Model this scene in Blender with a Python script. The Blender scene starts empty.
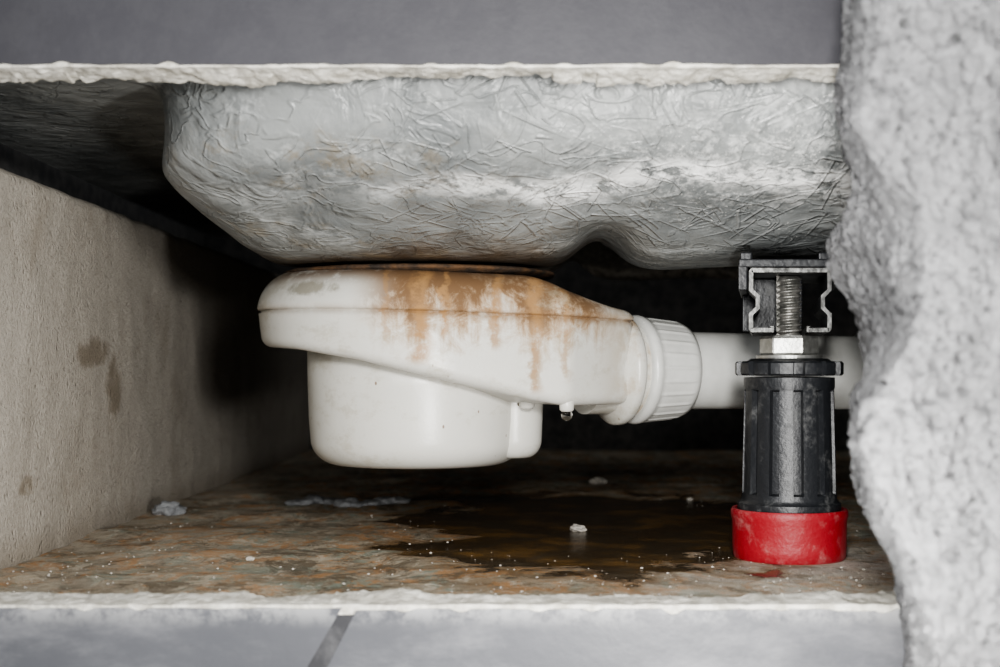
import bpy, math, random
from mathutils import Vector, noise, Matrix
random.seed(7)
F=1389.0
HZ=368.0
def lerp(a,b,t): return a+(b-a)*t
def ss(a,b,x):
    t=max(0,min(1,(x-a)/(b-a))); return t*t*(3-2*t)
def interp(tab,x):
    if x<=tab[0][0]: return tab[0][1]
    for (x0,y0),(x1,y1) in zip(tab,tab[1:]):
        if x<=x1: return lerp(y0,y1,(x-x0)/(x1-x0))
    return tab[-1][1]
def sinterp(tab,x):
    n=len(tab)
    if x<=tab[0][0]: return tab[0][1]
    if x>=tab[-1][0]: return tab[-1][1]
    for i in range(n-1):
        if x<=tab[i+1][0]:
            x0,y0=tab[i]; x1,y1=tab[i+1]
            m0=(y1-tab[i-1][1])/(x1-tab[i-1][0]) if i>0 else (y1-y0)/(x1-x0)
            m1=(tab[i+2][1]-y0)/(tab[i+2][0]-x0) if i<n-2 else (y1-y0)/(x1-x0)
            h=x1-x0; t=(x-x0)/h
            return (2*t**3-3*t*t+1)*y0+(t**3-2*t*t+t)*h*m0+(-2*t**3+3*t*t)*y1+(t**3-t*t)*h*m1
# ---------------- node helpers
class M:
    def __init__(s,name,rough=0.6,metal=0,spec=0.5):
        s.m=bpy.data.materials.new(name); s.m.use_nodes=True
        s.t=s.m.node_tree; s.b=s.t.nodes['Principled BSDF']
        s.b.inputs['Roughness'].default_value=rough; s.b.inputs['Metallic'].default_value=metal
        s.b.inputs['Specular IOR Level'].default_value=spec
        s.tc=s.t.nodes.new('ShaderNodeTexCoord').outputs['Object']
    def L(s,a,b): s.t.links.new(a,b)
    def inp(s,sock,v):
        if isinstance(v,bpy.types.NodeSocket): s.L(v,sock)
        else: sock.default_value=v
    def map(s,scale=(1,1,1),loc=(0,0,0),rot=(0,0,0)):
        n=s.t.nodes.new('ShaderNodeMapping'); n.inputs['Scale'].default_value=scale
        n.inputs['Location'].default_value=loc; n.inputs['Rotation'].default_value=rot
        s.L(s.tc,n.inputs['Vector']); return n.outputs[0]
    def noise(s,scale,detail=4,rough=0.55,vec=None,dist=0):
        n=s.t.nodes.new('ShaderNodeTexNoise'); n.inputs['Scale'].default_value=scale
        n.inputs['Detail'].default_value=detail; n.inputs['Roughness'].default_value=rough
        n.inputs['Distortion'].default_value=dist
        s.L(vec or s.tc,n.inputs['Vector']); return n.outputs['Fac']
    def vor(s,scale,feat='F1',out='Distance',vec=None,rnd=1):
        n=s.t.nodes.new('ShaderNodeTexVoronoi'); n.feature=feat; n.inputs['Scale'].default_value=scale
        n.inputs['Randomness'].default_value=rnd
        s.L(vec or s.tc,n.inputs['Vector']); return n.outputs[out]
    def math(s,op,a,b=0,c=0):
        n=s.t.nodes.new('ShaderNodeMath'); n.operation=op
        s.inp(n.inputs[0],a); s.inp(n.inputs[1],b)
        if len(n.inputs)>2: s.inp(n.inputs[2],c)
        return n.outputs[0]
    def mul(s,*a):
        r=a[0]
        for q in a[1:]: r=s.math('MULTIPLY',r,q)
        return r
    def rng(s,v,a,b,c=0.0,d=1.0):
        n=s.t.nodes.new('ShaderNodeMapRange'); n.interpolation_type='SMOOTHSTEP'
        s.inp(n.inputs[0],v)
        for i,x in enumerate((a,b,c,d)): n.inputs[i+1].default_value=x
        return n.outputs[0]
    def mix(s,f,a,b):
        n=s.t.nodes.new('ShaderNodeMix'); n.data_type='RGBA'
        s.inp(n.inputs[0],f)
        for i,v in ((6,a),(7,b)):
            if isinstance(v,bpy.types.NodeSocket): s.L(v,n.inputs[i])
            else: n.inputs[i].default_value=(*v,1)
        return n.outputs[2]
    def xyz(s):
        n=s.t.nodes.new('ShaderNodeSeparateXYZ'); s.L(s.tc,n.inputs[0]); return n.outputs
    def vm(s,op,a,b):
        n=s.t.nodes.new('ShaderNodeVectorMath'); n.operation=op
        s.L(a,n.inputs[0])
        if isinstance(b,bpy.types.NodeSocket): s.L(b,n.inputs[1])
        else: n.inputs[1].default_value=b
        return n.outputs['Value'] if op in('DOT_PRODUCT','LENGTH') else n.outputs[0]
    def bump(s,h,strength=0.5,dist=0.02,prev=None):
        n=s.t.nodes.new('ShaderNodeBump'); n.inputs['Strength'].default_value=strength
        n.inputs['Distance'].default_value=dist; s.L(h,n.inputs['Height'])
        if prev: s.L(prev,n.inputs['Normal'])
        return n.outputs[0]
    def spot(s,cx,cy,cz,rx,ry,rz,wob=0.5,wscale=3,soft=0.3):
        x,y,z=s.xyz()
        def q(v,c,r): 
            a=s.math('DIVIDE',s.math('SUBTRACT',v,c),r); return s.math('MULTIPLY',a,a)
        r=s.math('ADD',s.math('ADD',q(x,cx,rx),q(y,cy,ry)),q(z,cz,rz))
        r=s.math('ADD',r,s.math('MULTIPLY',s.math('SUBTRACT',s.noise(wscale,7,0.75),0.5),wob*4))
        return s.rng(r,1.0+soft,1.0-soft)
    def col(s,c): s.inp(s.b.inputs['Base Color'],c if isinstance(c,bpy.types.NodeSocket) else (*c,1))
    def rough(s,v): s.inp(s.b.inputs['Roughness'],v)
    def nor(s,v): s.L(v,s.b.inputs['Normal'])

def mat_tray():
    m=M('fiberglass_grey',0.45)
    h=None; 
    for i,(sc,w) in enumerate(((4.2,0.010),(6.0,0.007),(5.0,0.008),(3.4,0.010))):
        v=m.map(loc=(i*3.7,i*1.3,i*2.1))
        n=m.t.nodes.new('ShaderNodeTexVoronoi'); n.inputs['Scale'].default_value=sc; m.L(v,n.inputs['Vector'])
        d=m.vm('SUBTRACT',v,n.outputs['Position'])
        r=m.vm('SUBTRACT',n.outputs['Color'],(0.5,0.5,0.5))
        nn=m.t.nodes.new('ShaderNodeVectorMath'); nn.operation='NORMALIZE'; m.L(r,nn.inputs[0])
        a=m.math('ABSOLUTE',m.vm('DOT_PRODUCT',d,nn.outputs[0]))
        l=m.rng(a,0,w,1,0)
        h=l if h is None else m.math('MAXIMUM',h,l)
    x,y,z=m.xyz()
    n1=m.noise(3.6,4,0.5,dist=0.8); n2=m.noise(30,3,0.6)
    rd=m.math('ABSOLUTE',m.math('SUBTRACT',m.noise(4.5,2,0.5,dist=0.9,vec=m.map((1,1,1.3),(3,3,3))),0.5))
    crk=m.rng(rd,0.0,0.05,1,0)
    patch=m.math('MULTIPLY',m.rng(m.noise(1.8,4),0.45,0.62,0.12,1),m.rng(x,-1.4,0.8,0.15,1))
    hf=m.math('MULTIPLY',h,patch)
    hh=m.math('ADD',m.math('MULTIPLY',n1,2.4),m.math('ADD',m.math('MULTIPLY',hf,0.65),m.math('MULTIPLY',n2,0.14)))
    hh=m.math('ADD',hh,m.math('MULTIPLY',crk,0.30))
    m.nor(m.bump(hh,0.75,0.022))
    base=m.mix(m.rng(m.noise(2.0,5,0.6,dist=0.4),0.35,0.65),(0.135,0.143,0.143),(0.225,0.233,0.228))
    base=m.mix(m.math('MULTIPLY',hf,0.2),base,(0.38,0.385,0.38))
    zz=m.math('ADD',z,m.math('MULTIPLY',m.math('SUBTRACT',m.noise(1.0,3),0.5),0.30))
    dn=m.noise(9,9,0.78)
    band=m.mul(m.rng(zz,0.81,0.88),m.rng(zz,0.89,0.95,1,0))
    xr=m.rng(x,-0.9,0.2,0.08,1)
    base=m.mix(m.mul(band,xr,m.rng(dn,0.40,0.54)),base,(0.80,0.80,0.78))
    wide=m.mul(m.rng(z,0.72,0.88),m.rng(z,1.0,1.15,1,0.25),m.rng(x,-0.3,1.4,0.05,0.8),m.rng(m.noise(18,8,0.8),0.48,0.60))
    base=m.mix(m.math('MULTIPLY',wide,0.65),base,(0.64,0.64,0.62))
    fr=m.mul(m.rng(m.noise(1.7,5,0.6,vec=m.map((1,1,1.5),(2,9,4))),0.52,0.66),m.rng(m.noise(14,7,0.75),0.45,0.6))
    base=m.mix(m.math('MULTIPLY',fr,0.5),base,(0.50,0.51,0.50))
    sp=m.rng(m.noise(60,3,0.65),0.60,0.68)
    base=m.mix(m.mul(sp,m.rng(x,-0.2,1.5,0.1,0.9),m.rng(m.noise(3,4),0.4,0.6)),base,(0.7,0.69,0.66))
    dx=m.math('SUBTRACT',x,-0.49); dy=m.math('SUBTRACT',y,8.42)
    rd2=m.math('SQRT',m.math('ADD',m.math('MULTIPLY',dx,dx),m.math('MULTIPLY',dy,dy)))
    rr_=m.math('ADD',rd2,m.math('MULTIPLY',m.math('SUBTRACT',m.noise(3,6,0.7),0.5),1.4))
    base=m.mix(m.mul(m.rng(rr_,1.35,0.8),0.9),base,(0.06,0.042,0.026))
    st2=m.mul(m.rng(m.noise(2.5,7,0.75,vec=m.map((1,1,1),(5,2,1))),0.50,0.62),m.rng(x,0.3,-0.6),m.rng(x,-1.8,-1.4),m.rng(z,1.2,1.0))
    base=m.mix(m.math('MULTIPLY',st2,0.5),base,(0.17,0.13,0.075))
    m.col(base); m.rough(m.rng(m.noise(9,4),0.3,0.7,0.28,0.48))
    return m.m
def mat_aac(name,c1,c2,pit=1.0,dirt=True):
    m=M(name,0.95,spec=0.15)
    n=m.noise(3,8,0.65); g=m.noise(45,4,0.7)
    base=m.mix(n,c1,c2)
    pits=m.rng(m.vor(14),0.0,0.30,1,0)
    pits2=m.math('MULTIPLY',m.rng(m.vor(34),0.12,0.30,1,0),m.rng(m.noise(5,3),0.4,0.55))
    pm=m.math('MULTIPLY',pits,m.rng(m.noise(7,3),0.42,0.56))
    pa=m.math('MAXIMUM',pm,m.math('MULTIPLY',pits2,0.7))
    base=m.mix(m.math('MULTIPLY',pa,0.75*pit),base,tuple(v*0.3 for v in c1))
    base=m.mix(m.rng(g,0.35,0.7,0,0.45),base,tuple(v*0.6 for v in c1))
    if dirt:
        x,y,z=m.xyz()
        for s_ in (m.spot(-2.47,8.5,0.10,9,0.30,0.08,2.2,3,0.9),m.spot(-2.47,8.85,-0.12,9,0.15,0.16,2.2,4,0.9),m.spot(-2.47,7.3,-0.62,9,0.15,0.05,2.2,4,0.9)):
            base=m.mix(m.math('MULTIPLY',s_,0.7),base,(0.18,0.145,0.10))
        bl=m.rng(m.noise(1.3,8,0.75,dist=0.3),0.5,0.68)
        base=m.mix(m.math('MULTIPLY',bl,0.35),base,(0.25,0.21,0.16))
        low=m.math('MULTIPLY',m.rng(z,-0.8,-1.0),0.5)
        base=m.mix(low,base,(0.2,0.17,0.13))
    else:
        mo=m.rng(m.noise(8,6,0.8),0.42,0.62)
        base=m.mix(m.math('MULTIPLY',mo,0.45),base,tuple(v*0.45 for v in c1))
    m.col(base)
    hh=m.math('SUBTRACT',m.math('ADD',g,m.math('MULTIPLY',n,0.8)),m.math('MULTIPLY',pa,1.8*pit))
    if not dirt: hh=m.math('ADD',hh,m.math('MULTIPLY',m.noise(18,6,0.8),1.2))
    m.nor(m.bump(hh,0.9,0.025))
    return m.m
def mat_floor():
    m=M('stained_concrete_floor',0.85,spec=0.3)
    x,y,z=m.xyz()
    n=m.noise(1.1,9,0.72,dist=0.5); f=m.noise(7,9,0.8,dist=0.8); f2=m.noise(26,6,0.75)
    base=m.mix(m.rng(n,0.36,0.64),(0.23,0.185,0.125),(0.50,0.43,0.33))
    base=m.mix(m.rng(f,0.50,0.58,0,0.75),base,(0.17,0.135,0.09))
    base=m.mix(m.math('MULTIPLY',m.rng(m.noise(4.6,8,0.75,vec=m.map((1,0.7,1),(9,3,0)),dist=0.7),0.50,0.56),0.7),base,(0.46,0.23,0.085))
    base=m.mix(m.math('MULTIPLY',m.rng(m.noise(5.0,8,0.75,vec=m.map((1,0.7,1),(1,7,0)),dist=0.7),0.53,0.58),0.75),base,(0.24,0.28,0.23))
    base=m.mix(m.math('MULTIPLY',m.rng(m.noise(4.0,9,0.78,vec=m.map((1,0.7,1),(4,1,0)),dist=0.6),0.55,0.61),0.6),base,(0.66,0.60,0.49))
    base=m.mix(m.rng(f2,0.55,0.66,0,0.5),base,(0.64,0.60,0.53))
    dk=m.rng(m.noise(3.2,9,0.82,vec=m.map((1,0.7,1),(7,5,0)),dist=0.8),0.51,0.57)
    base=m.mix(m.math('MULTIPLY',dk,0.72),base,(0.10,0.075,0.045))
    pd=m.mul(m.rng(x,0.0,1.4),m.rng(y,9.5,7.0))
    base=m.mix(m.math('MULTIPLY',pd,m.rng(m.noise(4,8,0.75),0.38,0.62,0.1,0.75)),base,(0.58,0.54,0.48))
    lf=m.mul(m.rng(x,-0.8,-2.3),m.rng(m.noise(3,7,0.75),0.4,0.6,0.0,0.6))
    base=m.mix(lf,base,(0.52,0.46,0.37))
    wx=m.math('MULTIPLY',m.math('SUBTRACT',x,0.66),0.70); wy=m.math('MULTIPLY',m.math('SUBTRACT',y,9.0),0.40)
    r=m.math('SQRT',m.math('ADD',m.math('MULTIPLY',wx,wx),m.math('MULTIPLY',wy,wy)))
    r=m.math('ADD',r,m.math('MULTIPLY',m.math('SUBTRACT',m.noise(1.6,6,0.6,dist=0.3),0.5),1.5))
    wet=m.rng(r,0.92,0.86); edge=m.rng(r,1.10,0.88)
    base=m.mix(m.math('MULTIPLY',edge,0.6),base,(0.20,0.115,0.045))
    base=m.mix(m.math('MULTIPLY',wet,0.9),base,m.mix(m.rng(m.noise(2.2,5,0.65),0.46,0.66),(0.04,0.026,0.012),(0.16,0.085,0.022)))
    m.col(base)
    m.rough(m.math('SUBTRACT',0.9,m.math('MULTIPLY',wet,0.68)))
    hh=m.math('MULTIPLY',m.math('ADD',m.math('ADD',f,m.math('MULTIPLY',f2,0.7)),m.math('MULTIPLY',n,0.6)),m.math('SUBTRACT',1.0,m.math('MULTIPLY',wet,0.88)))
    m.nor(m.bump(hh,0.8,0.03))
    return m.m
def mat_trap():
    m=M('white_abs_plastic',0.34,spec=0.5)
    x,y,z=m.xyz()
    base=m.mix(m.noise(2,5,0.6),(0.53,0.52,0.475),(0.66,0.65,0.60))
    streak=m.noise(1,6,0.7,vec=m.map((9,9,0.9),(0.3,0,0)))
    fine=m.noise(7,8,0.8,dist=0.8)
    blot=m.noise(2.2,6,0.7,vec=m.map((1,1,1),(8,1,2)))
    zone=m.mul(m.rng(x,-0.85,-0.50),m.rng(x,0.80,0.45),m.rng(y,9.0,8.4))
    hi=m.rng(z,-0.15,0.55,0.0,0.27)
    v=m.math('ADD',m.math('ADD',m.math('MULTIPLY',streak,0.32),m.math('MULTIPLY',fine,0.4)),m.math('ADD',m.math('MULTIPLY',blot,0.28),hi))
    s=m.mul(m.rng(v,0.54,0.70),zone,m.rng(z,-0.18,0.2))
    base=m.mix(m.math('MULTIPLY',s,0.82),base,(0.30,0.175,0.07))
    s2=m.mul(m.rng(v,0.655,0.75),zone,m.rng(z,0.05,0.32))
    base=m.mix(m.math('MULTIPLY',s2,0.85),base,(0.12,0.058,0.020))
    sz=m.math('ABSOLUTE',m.math('SUBTRACT',m.math('ADD',z,m.math('MULTIPLY',x,0.028)),0.297))
    sg=m.mul(m.rng(sz,0.05,0.0),m.rng(m.noise(5,6,0.7),0.40,0.6,0.2,0.95),m.rng(x,-0.8,-0.4,0.4,1))
    base=m.mix(m.math('MULTIPLY',sg,0.8),base,(0.22,0.12,0.05))
    tp=m.mul(m.rng(z,0.44,0.55),m.rng(m.noise(6,6,0.75),0.36,0.52))
    base=m.mix(m.math('MULTIPLY',tp,0.85),base,(0.13,0.07,0.03))
    for (cx,w,zl,k_) in ((-0.43,0.075,0.0,0.95),(-0.30,0.025,0.14,0.9),(-0.02,0.035,0.08,0.8),(0.20,0.045,-0.16,0.85),(0.36,0.03,-0.1,0.6),(-0.62,0.02,0.1,0.5)):
        dx=m.math('ABSOLUTE',m.math('ADD',x,m.math('ADD',-cx,m.math('MULTIPLY',m.math('SUBTRACT',m.noise(5,4,0.7),0.5),0.18))))
        dr=m.mul(m.rng(dx,w,w*0.2),m.rng(z,zl,zl+0.06),m.rng(y,8.2,8.0),m.rng(m.noise(10,6,0.75),0.35,0.55,0.35,1.0),k_)
        base=m.mix(dr,base,(0.31,0.175,0.07))
    sp=m.rng(m.vor(5,vec=m.map((1,1,0.6),(2,1,4))),0.04,0.022)
    base=m.mix(m.math('MULTIPLY',sp,0.85),base,(0.16,0.09,0.045))
    # scratches on the cup: thin slanting marks
    sc_=m.rng(m.vor(3.2,vec=m.map((2.2,1,0.55),(1,4,2),(0,0.5,0))),0.035,0.018)
    base=m.mix(m.mul(sc_,m.rng(z,0.1,0.0),0.8),base,(0.20,0.13,0.08))
    gs=m.spot(-1.05,7.7,0.44,0.13,1,0.04,1.6,8,0.8)
    base=m.mix(m.math('MULTIPLY',gs,0.75),base,(0.20,0.18,0.13))
    gr=m.rng(m.noise(1.9,8,0.8,vec=m.map((1,1,1.6),(3.3,8,1))),0.51,0.63)
    base=m.mix(m.math('MULTIPLY',gr,0.38),base,(0.34,0.30,0.21))
    oe=m.mul(m.rng(x,0.5,0.85),m.rng(m.noise(4,6,0.7),0.42,0.6),m.rng(x,1.1,0.95))
    base=m.mix(m.math('MULTIPLY',oe,0.65),base,(0.33,0.23,0.12))
    m.col(base); m.rough(m.math('ADD',0.32,m.math('MULTIPLY',s,0.5)))
    m.nor(m.bump(m.noise(40,3),0.08,0.01))
    return m.m
def mat_simple(name,c1,c2,rough=0.5,metal=0,scale=8,bump=0.15,bs=40,spec=0.5):
    m=M(name,rough,metal,spec)
    m.col(m.mix(m.rng(m.noise(scale,6,0.65),0.35,0.65),c1,c2))
    m.nor(m.bump(m.noise(bs,4),bump,0.015))
    return m.m
def mat_dusty(name,c,dust,lo=0.5,hi=0.7,rough=0.5,amt=0.6,scale=6):
    m=M(name,rough)
    f=m.rng(m.noise(scale,8,0.75),lo,hi)
    m.col(m.mix(m.math('MULTIPLY',f,amt),c,dust)); m.rough(m.math('ADD',rough,m.math('MULTIPLY',f,0.3)))
    m.nor(m.bump(m.noise(35,5),0.25,0.015)); return m.m

tray_m=mat_tray(); trap_m=mat_trap(); floor_m=mat_floor()
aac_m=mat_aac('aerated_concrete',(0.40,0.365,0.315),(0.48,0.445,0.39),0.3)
aac2_m=mat_aac('broken_aerated_concrete',(0.175,0.175,0.178),(0.285,0.285,0.29),1.0,False)
dark_m=mat_simple('dark_masonry',(0.04,0.04,0.04),(0.09,0.086,0.08),0.95)
black_m=mat_dusty('black_plastic',(0.010,0.011,0.013),(0.16,0.16,0.155),0.52,0.72,0.42,0.4)
red_m=mat_dusty('red_rubber',(0.235,0.008,0.014),(0.34,0.16,0.15),0.50,0.70,0.5,0.5)
zinc_m=mat_simple('zinc_steel',(0.30,0.30,0.28),(0.50,0.50,0.48),0.4,0.85,12,0.3)
rail_m=mat_dusty('blackened_rail_steel',(0.02,0.021,0.022),(0.22,0.22,0.21),0.48,0.70,0.45,0.6,9)
edge_m=mat_simple('sawn_rail_steel',(0.06,0.06,0.058),(0.26,0.26,0.25),0.5,0.6,14,0.3)
plaster_m=mat_simple('broken_tile_adhesive',(0.38,0.36,0.31),(0.68,0.66,0.60),0.9,0,10,0.9,30,0.2)
rust_m=mat_simple('rusty_gasket',(0.02,0.013,0.008),(0.10,0.05,0.02),0.8,0,7,0.8)
crumb_m=mat_simple('crumbs',(0.25,0.23,0.20),(0.48,0.45,0.40),0.95,0,10,0.5)
mortar_m=mat_simple('mortar_grey',(0.16,0.165,0.17),(0.26,0.265,0.27),0.9,0,10,0.8)
pipe_m=mat_simple('white_pipe',(0.54,0.54,0.51),(0.64,0.64,0.61),0.3,0,3,0.05)
def mat_tile(name,a,b,smear,spec=0.5,rough=0.4):
    m=M(name,rough,spec=spec)
    base=m.mix(m.noise(1.0,5,0.6),a,b)
    x,y,z=m.xyz()
    s=m.rng(m.noise(1.1,7,0.7,vec=m.map((0.7,1,1.8),(1,2,5),(0,0.35,0))),0.42,0.68)
    base=m.mix(m.math('MULTIPLY',s,smear),base,(0.36,0.36,0.37))
    f=m.math('MULTIPLY',m.rng(z,-1.10,-0.995),m.rng(m.noise(6,7,0.75),0.4,0.6))
    base=m.mix(m.mul(f,smear,1.2),base,(0.5,0.5,0.49))
    m.col(base); m.nor(m.bump(m.noise(25,5),0.12,0.01)); return m.m
tile_up_shaded=mat_tile('grey_tile_upper_shaded',(0.036,0.035,0.040),(0.048,0.047,0.053),0.01,0.25,0.5)  # same tile, colour darkened because less light falls up here
tile_lo_lit=mat_tile('grey_tile_lower_lit',(0.065,0.067,0.075),(0.11,0.112,0.122),0.38)  # paler copy of the tile, the low light put into its colour
grout_m=mat_simple('grout',(0.035,0.035,0.038),(0.08,0.08,0.083),0.9)
water=M('water',0.02); water.b.inputs['Transmission Weight'].default_value=1; water.b.inputs['IOR'].default_value=1.33
water_m=water.m
# ---------------- mesh helpers
import bmesh
def mk(name,vs,fs,mat,smooth=True,parent=None,auto=None):
    me=bpy.data.meshes.new(name); me.from_pydata([tuple(v) for v in vs],[],fs); me.update()
    bm=bmesh.new(); bm.from_mesh(me); bmesh.ops.recalc_face_normals(bm,faces=bm.faces); bm.to_mesh(me); bm.free()
    me.materials.append(mat)
    for p in me.polygons: p.use_smooth=smooth
    o=bpy.data.objects.new(name,me); bpy.context.collection.objects.link(o)
    if auto is not None: me.set_sharp_from_angle(angle=math.radians(auto))
    if parent: o.parent=parent
    return o
def empty(name,loc=(0,0,0)):
    e=bpy.data.objects.new(name,None); bpy.context.collection.objects.link(e); e.empty_display_size=0.2; return e
def loft(rings,cap0=True,cap1=True,closed=True):
    vs=[];fs=[];n=len(rings[0])
    for r in rings: vs+=list(r)
    for i in range(len(rings)-1):
        for j in range(n if closed else n-1):
            a=i*n+j;b=i*n+(j+1)%n; fs.append((a,b,b+n,a+n))
    if cap0: fs.append(tuple(range(n)))
    if cap1: fs.append(tuple((len(rings)-1)*n+j for j in range(n)))
    return vs,fs
def lathe(cx,cy,prof,n=96,rf=None,ax=None,org=None):
    rings=[]
    if ax is not None:
        w=ax.normalized(); u=w.orthogonal().normalized(); v=w.cross(u)
    for r,z in prof:
        ring=[]
        for j in range(n):
            a=2*math.pi*j/n
            rr=r if rf is None else rf(r,z,a)
            if ax is None: ring.append(Vector((cx+rr*math.cos(a),cy+rr*math.sin(a),z)))
            else: ring.append(org+w*z+u*rr*math.cos(a)+v*rr*math.sin(a))
        rings.append(ring)
    return loft(rings)
def box(x0,x1,y0,y1,z0,z1,sh=0):
    vs=[(x+sh*(y-y0),y,z) for x in(x0,x1) for y in(y0,y1) for z in(z0,z1)]
    return vs,[(0,1,3,2),(4,6,7,5),(0,4,5,1),(2,3,7,6),(0,2,6,4),(1,5,7,3)]
def bevel(o,w,seg=3):
    b=o.modifiers.new('bevel','BEVEL'); b.width=w; b.segments=seg; b.limit_method='ANGLE'; b.angle_limit=math.radians(35); return o
FZ=-1.007
# ---------------- floor
vs=[];fs=[]
NX,NY=200,260
for j in range(NY+1):
    y=lerp(5.9,17.2,(j/NY)**1.4)
    for i in range(NX+1):
        x=lerp(-2.7,6.0,i/NX)
        z=FZ+0.022*(noise.fractal(Vector((x*1.5,y*1.5,0)),1,2,4))*ss(5.9,6.3,y)
        wd=math.hypot((x-.6)*.9,(y-9)*.5)
        z=lerp(FZ-0.008,z,ss(.3,1,wd))
        fd=math.hypot(x-1.54,y-7.40)
        z=lerp(FZ-0.002,z,ss(.33,.6,fd))
        vs.append((x,y,z))
for j in range(NY):
    for i in range(NX):
        a=j*(NX+1)+i; fs.append((a,a+1,a+NX+2,a+NX+1))
mk('floor',vs,fs,floor_m)
# ---------------- left wall of aerated concrete
def wx(y): return -2.49+(y-6.92)*0.0158
vs=[];fs=[]
ys=[6.15+10.9*(j/220)**1.2 for j in range(221)]
prof=[(0.0,z) for z in [FZ-0.05+ (1.0-0.03-(FZ-0.05))*k/60 for k in range(61)]]+[(-0.012,0.99),(-0.035,1.01)]+[(-0.1*k-0.04,1.012) for k in range(1,8)]
for y in ys:
    for dx,z in prof:
        n=noise.fractal(Vector((y*2,z*2,3)),1,2,5)*0.010
        n2=noise.noise(Vector((y*6,z*6,8)))*0.006
        edge=0.02*max(0,noise.noise(Vector((y*2.5,0,2)))) if z>0.95 else 0
        vs.append((wx(y)+dx+n+n2-edge*0.6,y,z-edge))
m_=len(prof)
for i in range(len(ys)-1):
    for k in range(m_-1):
        a=i*m_+k; fs.append((a,a+1,a+m_+1,a+m_))
vs2=len(vs)
for y in ys: vs.append((wx(y)-0.75,y,FZ-0.05))
for i in range(len(ys)-1):
    fs.append((i*m_+m_-1,vs2+i,vs2+i+1,(i+1)*m_+m_-1))
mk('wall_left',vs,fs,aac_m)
mk('wall_back',*box(-3.9,6.2,17.0,17.3,FZ-.05,2.6),dark_m,False)
mk('wall_right',*box(6.0,6.2,5.9,17.0,FZ-.05,2.6),dark_m,False)
mk('wall_outer_left',*box(-3.9,-3.6,5.9,17.0,FZ-.05,2.6),dark_m,False)
# ---------------- shower tray
prof=[(-1.6,1.40),(-0.5,1.395),(-0.12,1.39),(-0.02,1.36),(0.0,1.30),(0.05,1.18),(0.12,1.07),(0.25,0.955),(0.42,0.865),(0.62,0.78),(0.82,0.70),(1.05,0.645),(1.3,0.615),(1.6,0.61),(2.0,0.61)]
XL,XR,YF,YB=-1.83,4.1,6.22,13.4
def ring(d,n=720):
    dl=d*0.5 if d>0 else d*0.8
    ex=0.14*(1-ss(-0.02,0.22,d))*ss(-0.6,0,d)
    x0=XL+dl+ex; x1=XR-dl; y0=YF+d if d>0 else YF+max(d*0.3,-0.09); y1=YB-d if d>0 else YB-d
    rx=max(0.15,0.90+min(0,d)*0.5-dl*0.3); ry=max(0.15,0.95+min(0,d)*0.5-d*0.2)
    N=n//8
    pts=[]
    def arc(cx,cy,a0):
        for k in range(N):
            a=a0+math.pi/2*k/N
            c,s=math.cos(a),math.sin(a)
            pts.append((cx+rx*math.copysign(abs(c)**0.85,c),cy+ry*math.copysign(abs(s)**0.85,s)))
    def line(p,q):
        for k in range(N): pts.append((lerp(p[0],q[0],k/N),lerp(p[1],q[1],k/N)))
    arc(x0+rx,y0+ry,math.pi)
    line((x0+rx,y0),(x1-rx,y0))
    arc(x1-rx,y0+ry,1.5*math.pi)
    line((x1,y0+ry),(x1,y1-ry))
    arc(x1-rx,y1-ry,0)
    line((x1-rx,y1),(x0+rx,y1))
    arc(x0+rx,y1-ry,math.pi/2)
    line((x0,y1-ry),(x0,y0+ry))
    return pts
def trayz(x,y,z,d):
    k=ss(0.5,1.2,d)
    z+=k*0.13*max(0,y-8.3)
    g=math.exp(-((x-0.56-0.02*(y-7.4))/0.16)**2)*ss(6.9,7.5,y)
    z+=0.16*g
    z-=0.02*math.exp(-((x+0.5)/0.9)**2)*k
    z-=0.02*math.exp(-((x-1.0)/0.3)**2)*k
    z+=0.05*ss(1.0,0,abs(d-0.8))*noise.noise(Vector((x*0.9,0,5)))
    return z
rings=[]
D=sorted(set([-1.6,-1.2,-0.8]+[-0.5+2.5*i/150 for i in range(151)]))
for d in D:
    z=sinterp(prof,d); r=[]
    for x,y in ring(d):
        zz=trayz(x,y,z,d)
        v=Vector((x,y,zz)); q=noise.fractal(v*1.1,1,2,3)*0.035*ss(-.1,.4,d)*lerp(1,0.3,ss(1.0,1.4,d))+noise.fractal(v*4.0,1,2,2)*0.009*ss(-.1,.3,d)*lerp(1,0.4,ss(1.0,1.4,d))
        r.append(Vector((x,y+q*0.5,zz+q*0.6)))
    rings.append(r)
last=rings[-1]; cx,cy=1.0,9.8
for t in [k/24 for k in range(1,24)]:
    r=[]
    for v in last:
        x=lerp(v.x,cx,t); y=lerp(v.y,cy,t)
        zz=trayz(x,y,0.61,2.0); q=noise.fractal(Vector((x,y,zz))*1.1,1,2,3)*0.012
        r.append(Vector((x,y,zz+q*0.6)))
    rings.append(r)
v_,f_=loft(rings,False,True)
mk('shower_tray',v_,f_,tray_m)
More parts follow.
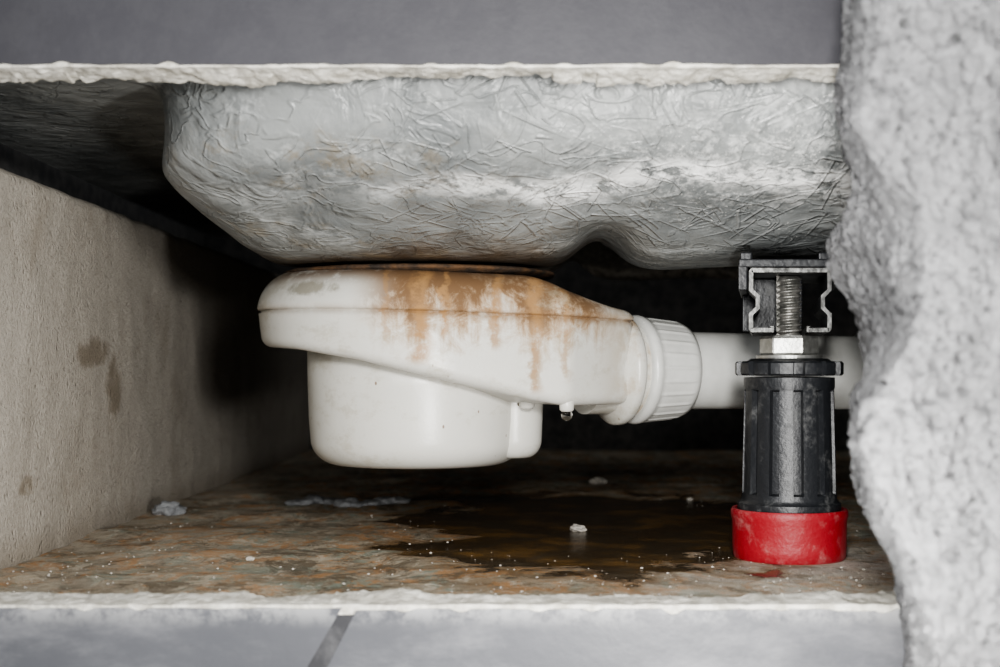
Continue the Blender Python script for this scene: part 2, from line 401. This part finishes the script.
# ---------------- front wall
def ragged(name,x0,x1,zf,yf,yb,up,mat,amp,seed,thick=0.25,par=None,n=1100):
    vs=[];fs=[]
    rows=11
    for i in range(n+1):
        x=lerp(x0,x1,i/n)
        ch=noise.noise(Vector((x*1.3,seed,0)))*0.9+noise.noise(Vector((x*5,seed,1)))*0.7+noise.cell(Vector((x*3+noise.noise(Vector((x*9,seed,5))),seed,2)))*0.35
        for k in range(rows):
            t=k/(rows-1)
            y=lerp(yf,yb,t)+ (noise.noise(Vector((x*4,t*2,seed+4)))*0.05*t)
            e=noise.noise(Vector((x*9,y*9,seed+7)))*0.6+noise.noise(Vector((x*30,y*30,seed+9)))*0.5
            z=zf+up*( -amp*ss(0,1,t)*max(-0.1,ch+0.3)+e*amp*0.6*ss(0,0.25,t)+noise.noise(Vector((x*12,seed,9)))*0.006)
            vs.append((x,y,z))
        vs.append((x,yb,zf+up*thick)); vs.append((x,yf,zf+up*thick))
    R=rows+2
    for i in range(n):
        for k in range(R):
            a=i*R+k; b=i*R+(k+1)%R; fs.append((a,b,b+R,a+R))
    fs.append(tuple(range(R))); fs.append(tuple(n*R+k for k in range(R)))
    return mk(name,vs,fs,mat,True,par,auto=35)
def tile_edge(name,x0,x1,z0,z1,yf,yb,mat,par,seed,bottom=True,s0=0,s1=0):
    vs=[];fs=[];n=600
    for i in range(n+1):
        u=i/n; x=lerp(x0,x1,u); xb=lerp(x0+s0,x1+s1,u)
        c=abs(noise.noise(Vector((x*3,seed,0))))*0.015+max(0,noise.noise(Vector((x*9,seed,3)))-0.1)*0.04
        if bottom: vs+= [(xb,yf,z0+c),(xb,yb,z0+c),(x,yb,z1),(x,yf,z1)]
        else: vs+= [(xb,yf,z0),(xb,yb,z0),(x,yb,z1-c),(x,yf,z1-c)]
    for i in range(n):
        for k in range(4):
            a=i*4+k;b=i*4+(k+1)%4; fs.append((a,b,b+4,a+4))
    fs+=[(0,1,2,3),tuple(n*4+k for k in range(4))]
    return mk(name,vs,fs,mat,False,par)
wu=empty('wall_front_upper')
tile_edge('tile_face',-3.5,4.0,1.266,2.6,5.795,5.81,tile_up_shaded,wu,2.0)
ragged('tile_adhesive',-3.5,4.0,1.258,5.81,6.03,1,plaster_m,0.036,3.3,0.2,wu)
mk('masonry',*box(-3.6,6.0,5.86,6.10,1.44,2.6),dark_m,False,wu)
wl=empty('wall_front_lower')
jx=-0.63
tile_edge('tile_face_a',-3.5,jx-0.03,-2.2,-1.000,5.785,5.80,tile_lo_lit,wl,5.0,False,0,-0.7)
tile_edge('tile_face_b',jx+0.03,4.0,-2.2,-1.004,5.785,5.80,tile_lo_lit,wl,6.0,False,-0.6,0)
mk('joint',*box(-3.5,4.0,5.788,5.90,-2.2,-1.03),grout_m,False,wl)
ragged('tile_adhesive_lower',-3.5,4.0,-0.988,5.80,6.03,-1,plaster_m,0.022,8.3,0.2,wl)
mk('masonry_lower',*box(-3.6,6.0,5.9,6.15,-2.2,-1.06),dark_m,False,wl)
mk('floor_outer',*box(-6,6,-2,5.95,-2.3,-2.2),mat_simple('outer_floor',(0.2,0.2,0.2),(0.28,0.28,0.28),0.7),False)
# ---------------- right broken block in foreground
tf=[(-200,850),(0,852),(60,845),(110,840),(150,850),(185,862),(205,858),(235,838),(262,838),(300,852),(330,868),(370,876),(400,862),(440,858),(480,860),(505,866),(540,884),(560,898),(600,907),(640,911),(667,915),(900,920)]
tn=[(-200,858),(0,858),(60,852),(110,848),(150,860),(185,878),(205,896),(240,904),(330,900),(360,886),(400,866),(440,861),(480,864),(505,872),(540,890),(560,904),(600,913),(640,918),(667,922),(900,930)]
vs=[];fs=[]
NZ=520
def disp(v,a):
    n=noise.fractal(v*2.6,1,2,6)*0.05
    c=noise.voronoi(v*10)[0][0]; c2=noise.voronoi(v*22+Vector((3,3,3)))[0][0]
    n-=0.04*ss(0.38,0.1,c)*ss(-0.2,0.3,noise.noise(v*4))+0.024*ss(0.38,0.05,c2)
    n+=noise.noise(v*25)*0.014+noise.noise(v*50)*0.009
    return n*a
NA,NB=140,160
YN,YFr=4.45,5.74
for k in range(NZ+1):
    z=lerp(-2.2,2.2,k/NZ)
    xf=(sinterp(tf,HZ-z*F/5.6)-500)*5.6/F
    xn=(sinterp(tn,HZ-z*F/4.6)-500)*4.6/F
    for i in range(NA):
        t=i/(NA-1); x=lerp(xf,xn,t); y=lerp(YFr,YN+0.06,t)
        v=Vector((x,y,z)); d=disp(v,1.0)
        vs.append((x-d,y,z+d*0.2))
    for i in range(1,NB):
        t=i/(NB-1); x=lerp(xn,2.3,t**1.15); y=YN+0.06*(1-ss(0,0.03,t))
        v=Vector((x,y,z)); d=disp(v,1.0)
        vs.append((x-d*ss(0.1,0,t),y-d,z))
    vs.append((2.3,YFr,z))
R=NA+NB
for k in range(NZ):
    for i in range(R):
        a=k*R+i;b=k*R+(i+1)%R
        fs.append((a,b,b+R,a+R))
fs.append(tuple(range(R))); fs.append(tuple(NZ*R+i for i in range(R)))
mk('broken_concrete_block',vs,fs,aac2_m)
# ---------------- drain trap
trap=empty('shower_drain_trap')
C=(-0.51,8.42)
def hull(pts):
    pts=sorted(set(pts))
    def half(ps):
        h=[]
        for p in ps:
            while len(h)>1 and (h[-1][0]-h[-2][0])*(p[1]-h[-2][1])-(h[-1][1]-h[-2][1])*(p[0]-h[-2][0])<=0: h.pop()
            h.append(p)
        return h
    a=half(pts); b=half(pts[::-1]); return a[:-1]+b[:-1]
def circ(cx,cy,r,n=160): return [(cx+r*math.cos(2*math.pi*k/n),cy+r*math.sin(2*math.pi*k/n)) for k in range(n)]
def foot(circs,N=240,c=C):
    h=hull([p for q in circs for p in circ(*q)])
    out=[]
    for k in range(N):
        a=2*math.pi*k/N; dx,dy=math.cos(a),math.sin(a); best=0
        for i in range(len(h)):
            p,q=h[i],h[(i+1)%len(h)]
            ex,ey=q[0]-p[0],q[1]-p[1]
            den=dx*ey-dy*ex
            if abs(den)<1e-12: continue
            t=((p[0]-c[0])*ey-(p[1]-c[1])*ex)/den
            s=((p[0]-c[0])*dy-(p[1]-c[1])*dx)/den
            if t>0 and -1e-6<=s<=1+1e-6: best=max(best,t)
        out.append((c[0]+dx*best,c[1]+dy*best))
    return out
hc=[(C[0],C[1],0.94),(0.32,7.84,0.14),(0.65,8.16,0.13),(0.65,8.5,0.13),(0.36,8.75,0.17)]
fp=foot(hc,320)
def zb(x): return interp([(-1.45,0.125),(-1.2,0.105),(-0.8,0.045),(0.2,-0.175),(0.45,-0.215),(0.9,-0.21)],x)
def seam(x): return 0.335-0.028*(x+1.4)
def sc(p,ins):
    dx,dy=p[0]-C[0],p[1]-C[1]; r=math.hypot(dx,dy); k=(r-ins)/r
    return (C[0]+dx*k,C[1]+dy*k)
def rg(ins,zf):
    out=[]
    for p in fp:
        q=sc(p,ins); out.append(Vector((q[0],q[1],zf(p[0]))))
    return out
rr=[]
rr.append(rg(0.60,lambda x:zb(x)+0.02)); rr.append(rg(0.12,lambda x:zb(x)+0.005))
for k in range(7):
    a=math.pi/2*k/6
    rr.append(rg(0.015+0.07*(1-math.sin(a)),lambda x,a=a:zb(x)+0.07*(1-math.cos(a))))
for t in (0.3,0.6,0.9): rr.append(rg(0.015*(1-t),lambda x,t=t:lerp(zb(x)+0.07,seam(x)-0.02,t)))
rr.append(rg(0.0,lambda x:seam(x)-0.012))
rr.append(rg(0.016,lambda x:seam(x)-0.008)); rr.append(rg(0.016,lambda x:seam(x)+0.004))
v_,f_=loft(rr,True,True)
mk('trap_body',v_,f_,trap_m,True,trap)
def ztop(x,y): return seam(x)+lerp(0.235,0.065,ss(0.25,0.82,x))
rr=[]
rr.append(rg(0.02,lambda x:seam(x)+0.002))
rr.append(rg(0.002,lambda x:seam(x)+0.006))
rr.append(rg(-0.008,lambda x:seam(x)+0.016))
for k in range(1,13):
    a=math.pi/2*k/12
    ring_=[]
    for p in fp:
        h=ztop(p[0],p[1])-seam(p[0])-0.016; rad=min(0.16,h*1.0)
        q=sc(p,-0.008+rad*(1-math.cos(a))*1.25+0.02*math.sin(a))
        ring_.append(Vector((q[0],q[1],seam(p[0])+0.016+h*math.sin(a))))
    rr.append(ring_)
lastr=rr[-1]
for t in (0.15,0.35,0.6,0.85,0.97):
    rr.append([Vector((lerp(v.x,C[0],t),lerp(v.y,C[1],t),lerp(v.z,0.555,ss(0,.6,t)))) for v in lastr])
v_,f_=loft(rr,True,True)
mk('trap_cap',v_,f_,trap_m,True,trap)
def rfg(r,z,a): return r+0.018*noise.noise(Vector((math.cos(a)*5,math.sin(a)*5,z*8)))
v_,f_=lathe(C[0]+0.02,C[1],[(0.2,0.53),(0.76,0.535),(0.81,0.55),(0.82,0.562),(0.80,0.574),(0.72,0.578),(0.2,0.578)],160,rfg)
mk('drain_gasket',v_,f_,rust_m,True,trap)
bc=(-0.50,8.36)
prof_b=[(0.30,0.10),(0.655,0.10),(0.652,-0.1),(0.645,-0.3),(0.635,-0.42)]
for k in range(1,9):
    a=math.pi/2*k/8; prof_b.append((0.635-0.17*(1-math.cos(a)),-0.42-0.155*math.sin(a)))
prof_b+=[(0.30,-0.583),(0.05,-0.585)]
v_,f_=lathe(bc[0],bc[1],prof_b,160); mk('trap_bowl',v_,f_,trap_m,True,trap)
prof_l=[(0.1,0.0),(0.185,0.0),(0.18,-0.2),(0.172,-0.42)]
for k in range(1,8):
    a=math.pi/2*k/7; prof_l.append((0.172-0.09*(1-math.cos(a)),-0.42-0.11*math.sin(a)))
prof_l+=[(0.02,-0.532)]
v_,f_=lathe(0.075,8.22,prof_l,80); mk('trap_bowl_lobe',v_,f_,trap_m,True,trap)
v_,f_=lathe(0.375,7.80,[(0.01,-0.15),(0.045,-0.15),(0.04,-0.235),(0.03,-0.245),(0.005,-0.245)],40); mk('drip_nub',v_,f_,trap_m,True,trap)
v_,f_=lathe(0.155,7.98,[(0.01,-0.10),(0.05,-0.10),(0.045,-0.22),(0.03,-0.235),(0.005,-0.235)],40); mk('drip_nub_b',v_,f_,trap_m,True,trap)
v_,f_=lathe(0.375,7.80,[(0.003,-0.243),(0.028,-0.247),(0.034,-0.262),(0.028,-0.282),(0.012,-0.296),(0.002,-0.299)],32); mk('water_drop',v_,f_,water_m,True,trap)
A=Vector((0.50,8.26,-0.005)); B=Vector((2.55,9.12,-0.035)); ax=(B-A).normalized()
v_,f_=lathe(0,0,[(0.2,0.0),(0.27,0.0),(0.27,0.15),(0.29,0.165),(0.325,0.185),(0.335,0.20),(0.335,0.235),(0.325,0.25),(0.285,0.255),(0.285,0.37),(0.2,0.37)],120,None,ax,A)
mk('outlet_collar',v_,f_,trap_m,True,trap,auto=50)
def rfn(r,z,a):
    if 0.38<z<0.60 and r>0.28: return r+0.006*max(0,math.cos(a*24))**3
    return r
pn=[(0.2,0.30),(0.30,0.30),(0.322,0.31),(0.33,0.335),(0.325,0.36),(0.316,0.37)]+[(0.316-0.022*k/10,0.37+0.024*k) for k in range(1,11)]+[(0.290,0.62),(0.280,0.645),(0.25,0.655),(0.2,0.655)]
v_,f_=lathe(0,0,pn,384,rfn,ax,A); mk('compression_nut',v_,f_,pipe_m,True,trap,auto=50)
v_,f_=lathe(0,0,[(0.19,0.62),(0.236,0.62),(0.236,1.2),(0.236,2.0),(0.268,2.03),(0.272,2.45),(0.272,3.4),(0.19,3.4)],96,None,ax,A)
mk('waste_pipe',v_,f_,pipe_m,True,trap,auto=50)
# ---------------- adjustable foot
ft=empty('adjustable_support_foot')
FX,FY=1.54,7.40
pr=[(0.05,FZ-0.005),(0.285,FZ-0.005),(0.295,FZ+0.01),(0.298,FZ+0.06),(0.300,FZ+0.2),(0.307,FZ+0.225),(0.307,FZ+0.25),(0.300,FZ+0.262),(0.285,FZ+0.262),(0.275,FZ+0.245),(0.1,FZ+0.24)]
v_,f_=lathe(FX,FY,pr,128); mk('red_base_pad',v_,f_,red_m,True,ft,auto=50)
def rfb(r,z,a):
    if -0.66<z<-0.12: return r-0.03*(1 if (math.cos(a*12)>0.45) else 0)
    return r
pb=[(0.05,-0.765),(0.268,-0.765),(0.272,-0.75),(0.270,-0.715),(0.255,-0.705),(0.25,-0.69),(0.247,-0.665),(0.246,-0.655),(0.243,-0.5),(0.238,-0.3),(0.234,-0.125),(0.234,-0.115),(0.238,-0.10),(0.238,-0.05),(0.05,-0.045)]
v_,f_=lathe(FX,FY,pb,288,rfb); mk('ribbed_sleeve',v_,f_,black_m,True,ft,auto=40)
def rfk(r,z,a):
    if r>0.25: return r+0.012*(1 if math.cos(a*14+0.4)>-0.2 else -1)
    return r
v_,f_=lathe(FX,FY,[(0.05,-0.04),(0.262,-0.04),(0.272,-0.03),(0.272,0.025),(0.262,0.035),(0.22,0.037),(0.2,0.05),(0.05,0.052)],288,rfk); mk('knurled_collar',v_,f_,black_m,True,ft,auto=40)
def hexr(r,z,a):
    b=(a+0.25)%(math.pi/3)-math.pi/6
    return r*math.cos(math.pi/6)/math.cos(b) if r>0.1 else r
v_,f_=lathe(FX,FY,[(0.03,0.05),(0.175,0.05),(0.175,0.066),(0.03,0.068)],64); mk('washer',v_,f_,zinc_m,True,ft,auto=40)
v_,f_=lathe(FX,FY,[(0.03,0.066),(0.145,0.066),(0.155,0.08),(0.155,0.155),(0.145,0.17),(0.03,0.172)],120,hexr); mk('hex_nut',v_,f_,zinc_m,False,ft)
pt=[(0.02,0.16)]; z=0.16
while z<0.49:
    pt+=[(0.050,z),(0.068,z+0.012),(0.068,z+0.016),(0.050,z+0.028)]; z+=0.03
pt.append((0.02,z))
v_,f_=lathe(FX,FY,pt,48); o=mk('threaded_rod',v_,f_,mat_simple('dull_rod_steel',(0.12,0.12,0.11),(0.32,0.31,0.29),0.45,0.7,14,0.3),False,ft)
for v in o.data.vertices:
    a=math.atan2(v.co.y-FY,v.co.x-FX)
    if 0.18<v.co.z<0.48: v.co.z+=0.03*(a/(2*math.pi))
SH=0.19; RX=FX-0.045
path=[(-0.085,0.215),(-0.085,0.185),(-0.20,0.185),(-0.213,0.2),(-0.213,0.28),(-0.178,0.315),(-0.178,0.365),(-0.213,0.40),(-0.213,0.50),(-0.2,0.515),(0.2,0.515),(0.213,0.50),(0.213,0.40),(0.178,0.365),(0.178,0.315),(0.213,0.28),(0.213,0.2),(0.20,0.185),(0.085,0.185),(0.085,0.215)]
th=0.022
def offset(path,t):
    out=[]
    for i,p in enumerate(path):
        a=Vector(path[max(i-1,0)]);b=Vector(path[min(i+1,len(path)-1)])
        d=(b-a).normalized(); nrm=Vector((d.y,-d.x)); out.append((p[0]+nrm.x*t,p[1]+nrm.y*t))
    return out
inner=offset(path,th)
sec=path+inner[::-1]
YR=(7.16,7.17,7.6,8.10)
rings=[[Vector((RX+p[0]+SH*(y-7.16),y,p[1])) for p in sec] for y in YR]
n=len(sec); m2=len(path)
vs=[v for r in rings for v in r]; fs=[]
for i in range(3):
    for j in range(n):
        a=i*n+j;b=i*n+(j+1)%n; fs.append((a,b,b+n,a+n))
for j in range(m2-1):
    fs.append((j,j+1,n-2-j,n-1-j)); fs.append((3*n+j,3*n+j+1,3*n+n-2-j,3*n+n-1-j))
mk('c_rail',vs,fs,rail_m,False,ft)
q=[[Vector((RX+p[0],y,p[1])) for p in sec] for y in (7.152,7.16)]
vs=[v for r in q for v in r]; fs=[]
for j in range(n):
    b=(j+1)%n; fs.append((j,b,b+n,j+n))
for j in range(m2-1): fs.append((j,j+1,n-2-j,n-1-j))
mk('c_rail_cut_end',vs,fs,edge_m,False,ft)
def bb(nm,x0,x1,y0,y1,z0,z1,w=0.008):
    o=mk(nm,*box(RX+x0,RX+x1,y0,y1,z0,z1,SH),black_m,False,ft); bevel(o,w)
bb('rail_clip',-0.27,0.245,7.12,8.0,0.518,0.56)
bb('rail_clip_side_left',-0.272,-0.224,7.13,8.0,0.40,0.54)
bb('rail_clip_side_right',0.222,0.255,7.13,8.0,0.44,0.54)
bb('rail_clip_lug',-0.26,-0.20,7.13,7.4,0.55,0.595)
bb('rail_clip_lug_b',0.14,0.235,7.13,7.4,0.55,0.595)
bb('rail_dark_backdrop',-0.165,0.165,7.62,7.66,0.20,0.49)  # added black plate, stands in for the shade inside the rail
# ---------------- debris
def rock(vs,fs,c,r,sx=1,sy=1,sz=1,seed=0,sub=1):
    bm=bmesh.new(); bmesh.ops.create_icosphere(bm,subdivisions=sub,radius=1)
    base=len(vs)
    for v in bm.verts:
        k=1+0.45*noise.noise(v.co*1.7+Vector((seed,seed*2.3,0)))+0.15*noise.noise(v.co*5+Vector((seed,0,0)))
        vs.append((c[0]+v.co.x*r*sx*k,c[1]+v.co.y*r*sy*k,c[2]+v.co.z*r*sz*k))
    for f in bm.faces: fs.append(tuple(base+v.index for v in f.verts))
    bm.free()
vs=[];fs=[]
for i in range(800):
    y=6.1+4.5*random.random()**1.6; x=random.uniform(-2.4,2.2)
    if random.random()<0.55: x=random.gauss(-2.2,0.25) if random.random()<.4 else random.gauss(1.2,0.6)
    if x<wx(y)+0.05 or math.hypot(x-FX,y-FY)<0.33: continue
    if math.hypot((x-.6)*.8,(y-9.0)*.5)<0.8: continue
    if x<-1.0 and y>9.0: continue
    r=0.003+0.006*random.random()**4
    rock(vs,fs,(x,y,FZ+r*0.4+0.003),r,1,1,0.7,i,1)
for (px,py,r) in((578,530,0.04),(598,483,0.06),(690,500,0.02),(250,560,0.02)):
    Y=1.007*F/(py-HZ); X=(px-500)*Y/F
    rock(vs,fs,(X,Y,FZ+r*0.25),r,1.2,1,0.6,px,3)
mk('plaster_crumbs',vs,fs,crumb_m,False)
vs=[];fs=[]
Y=1.007*F/(515-HZ); rock(vs,fs,((168-500)*Y/F,Y,FZ+0.04),0.085,1.2,1,0.65,3,4)
Y=1.007*F/(504-HZ)
for k in range(9):
    rock(vs,fs,((300+k*12-500)*Y/F,Y+0.15*math.sin(k),FZ+0.01),0.085,1.1,1.6,0.35+0.15*math.sin(k*2),k+20,3)
mk('mortar_lumps',vs,fs,mortar_m,True)
# ---------------- lights
def area(name,loc,tgt,size,power,col):
    l=bpy.data.lights.new(name,'AREA'); l.shape='DISK'; l.size=size; l.energy=power; l.color=col
    o=bpy.data.objects.new(name,l); o.location=loc; bpy.context.collection.objects.link(o)
    o.rotation_euler=(Vector(tgt)-Vector(loc)).to_track_quat('-Z','Y').to_euler(); return o
area('work_lamp',(0.95,3.5,-0.86),(-0.5,8.2,0.1),0.3,140,(1,0.985,0.96))
area('floor_fill',(0.5,2.2,0.8),(0,8.2,-0.3),0.6,310,(1,0.99,0.97))  # added fill, lights the floor that the low lamp only grazes
area('room_light',(-2.0,0.5,1.6),(0,7,0),2.4,130,(0.95,0.97,1))
w=bpy.data.worlds.new('World'); bpy.context.scene.world=w; w.use_nodes=True
w.node_tree.nodes['Background'].inputs[0].default_value=(0.85,0.87,0.9,1); w.node_tree.nodes['Background'].inputs[1].default_value=0.30
# ---------------- camera
c=bpy.data.cameras.new('Camera'); c.lens=50; c.sensor_width=36; c.shift_y=(HZ-333.5)/1000
c.dof.use_dof=True; c.dof.focus_distance=7.6; c.dof.aperture_fstop=1.0
co=bpy.data.objects.new('Camera',c); co.rotation_euler=(math.pi/2,0,0); bpy.context.collection.objects.link(co)
bpy.context.scene.camera=co
bpy.context.scene.view_settings.view_transform='AgX'
bpy.context.scene.view_settings.look='AgX - Medium High Contrast'
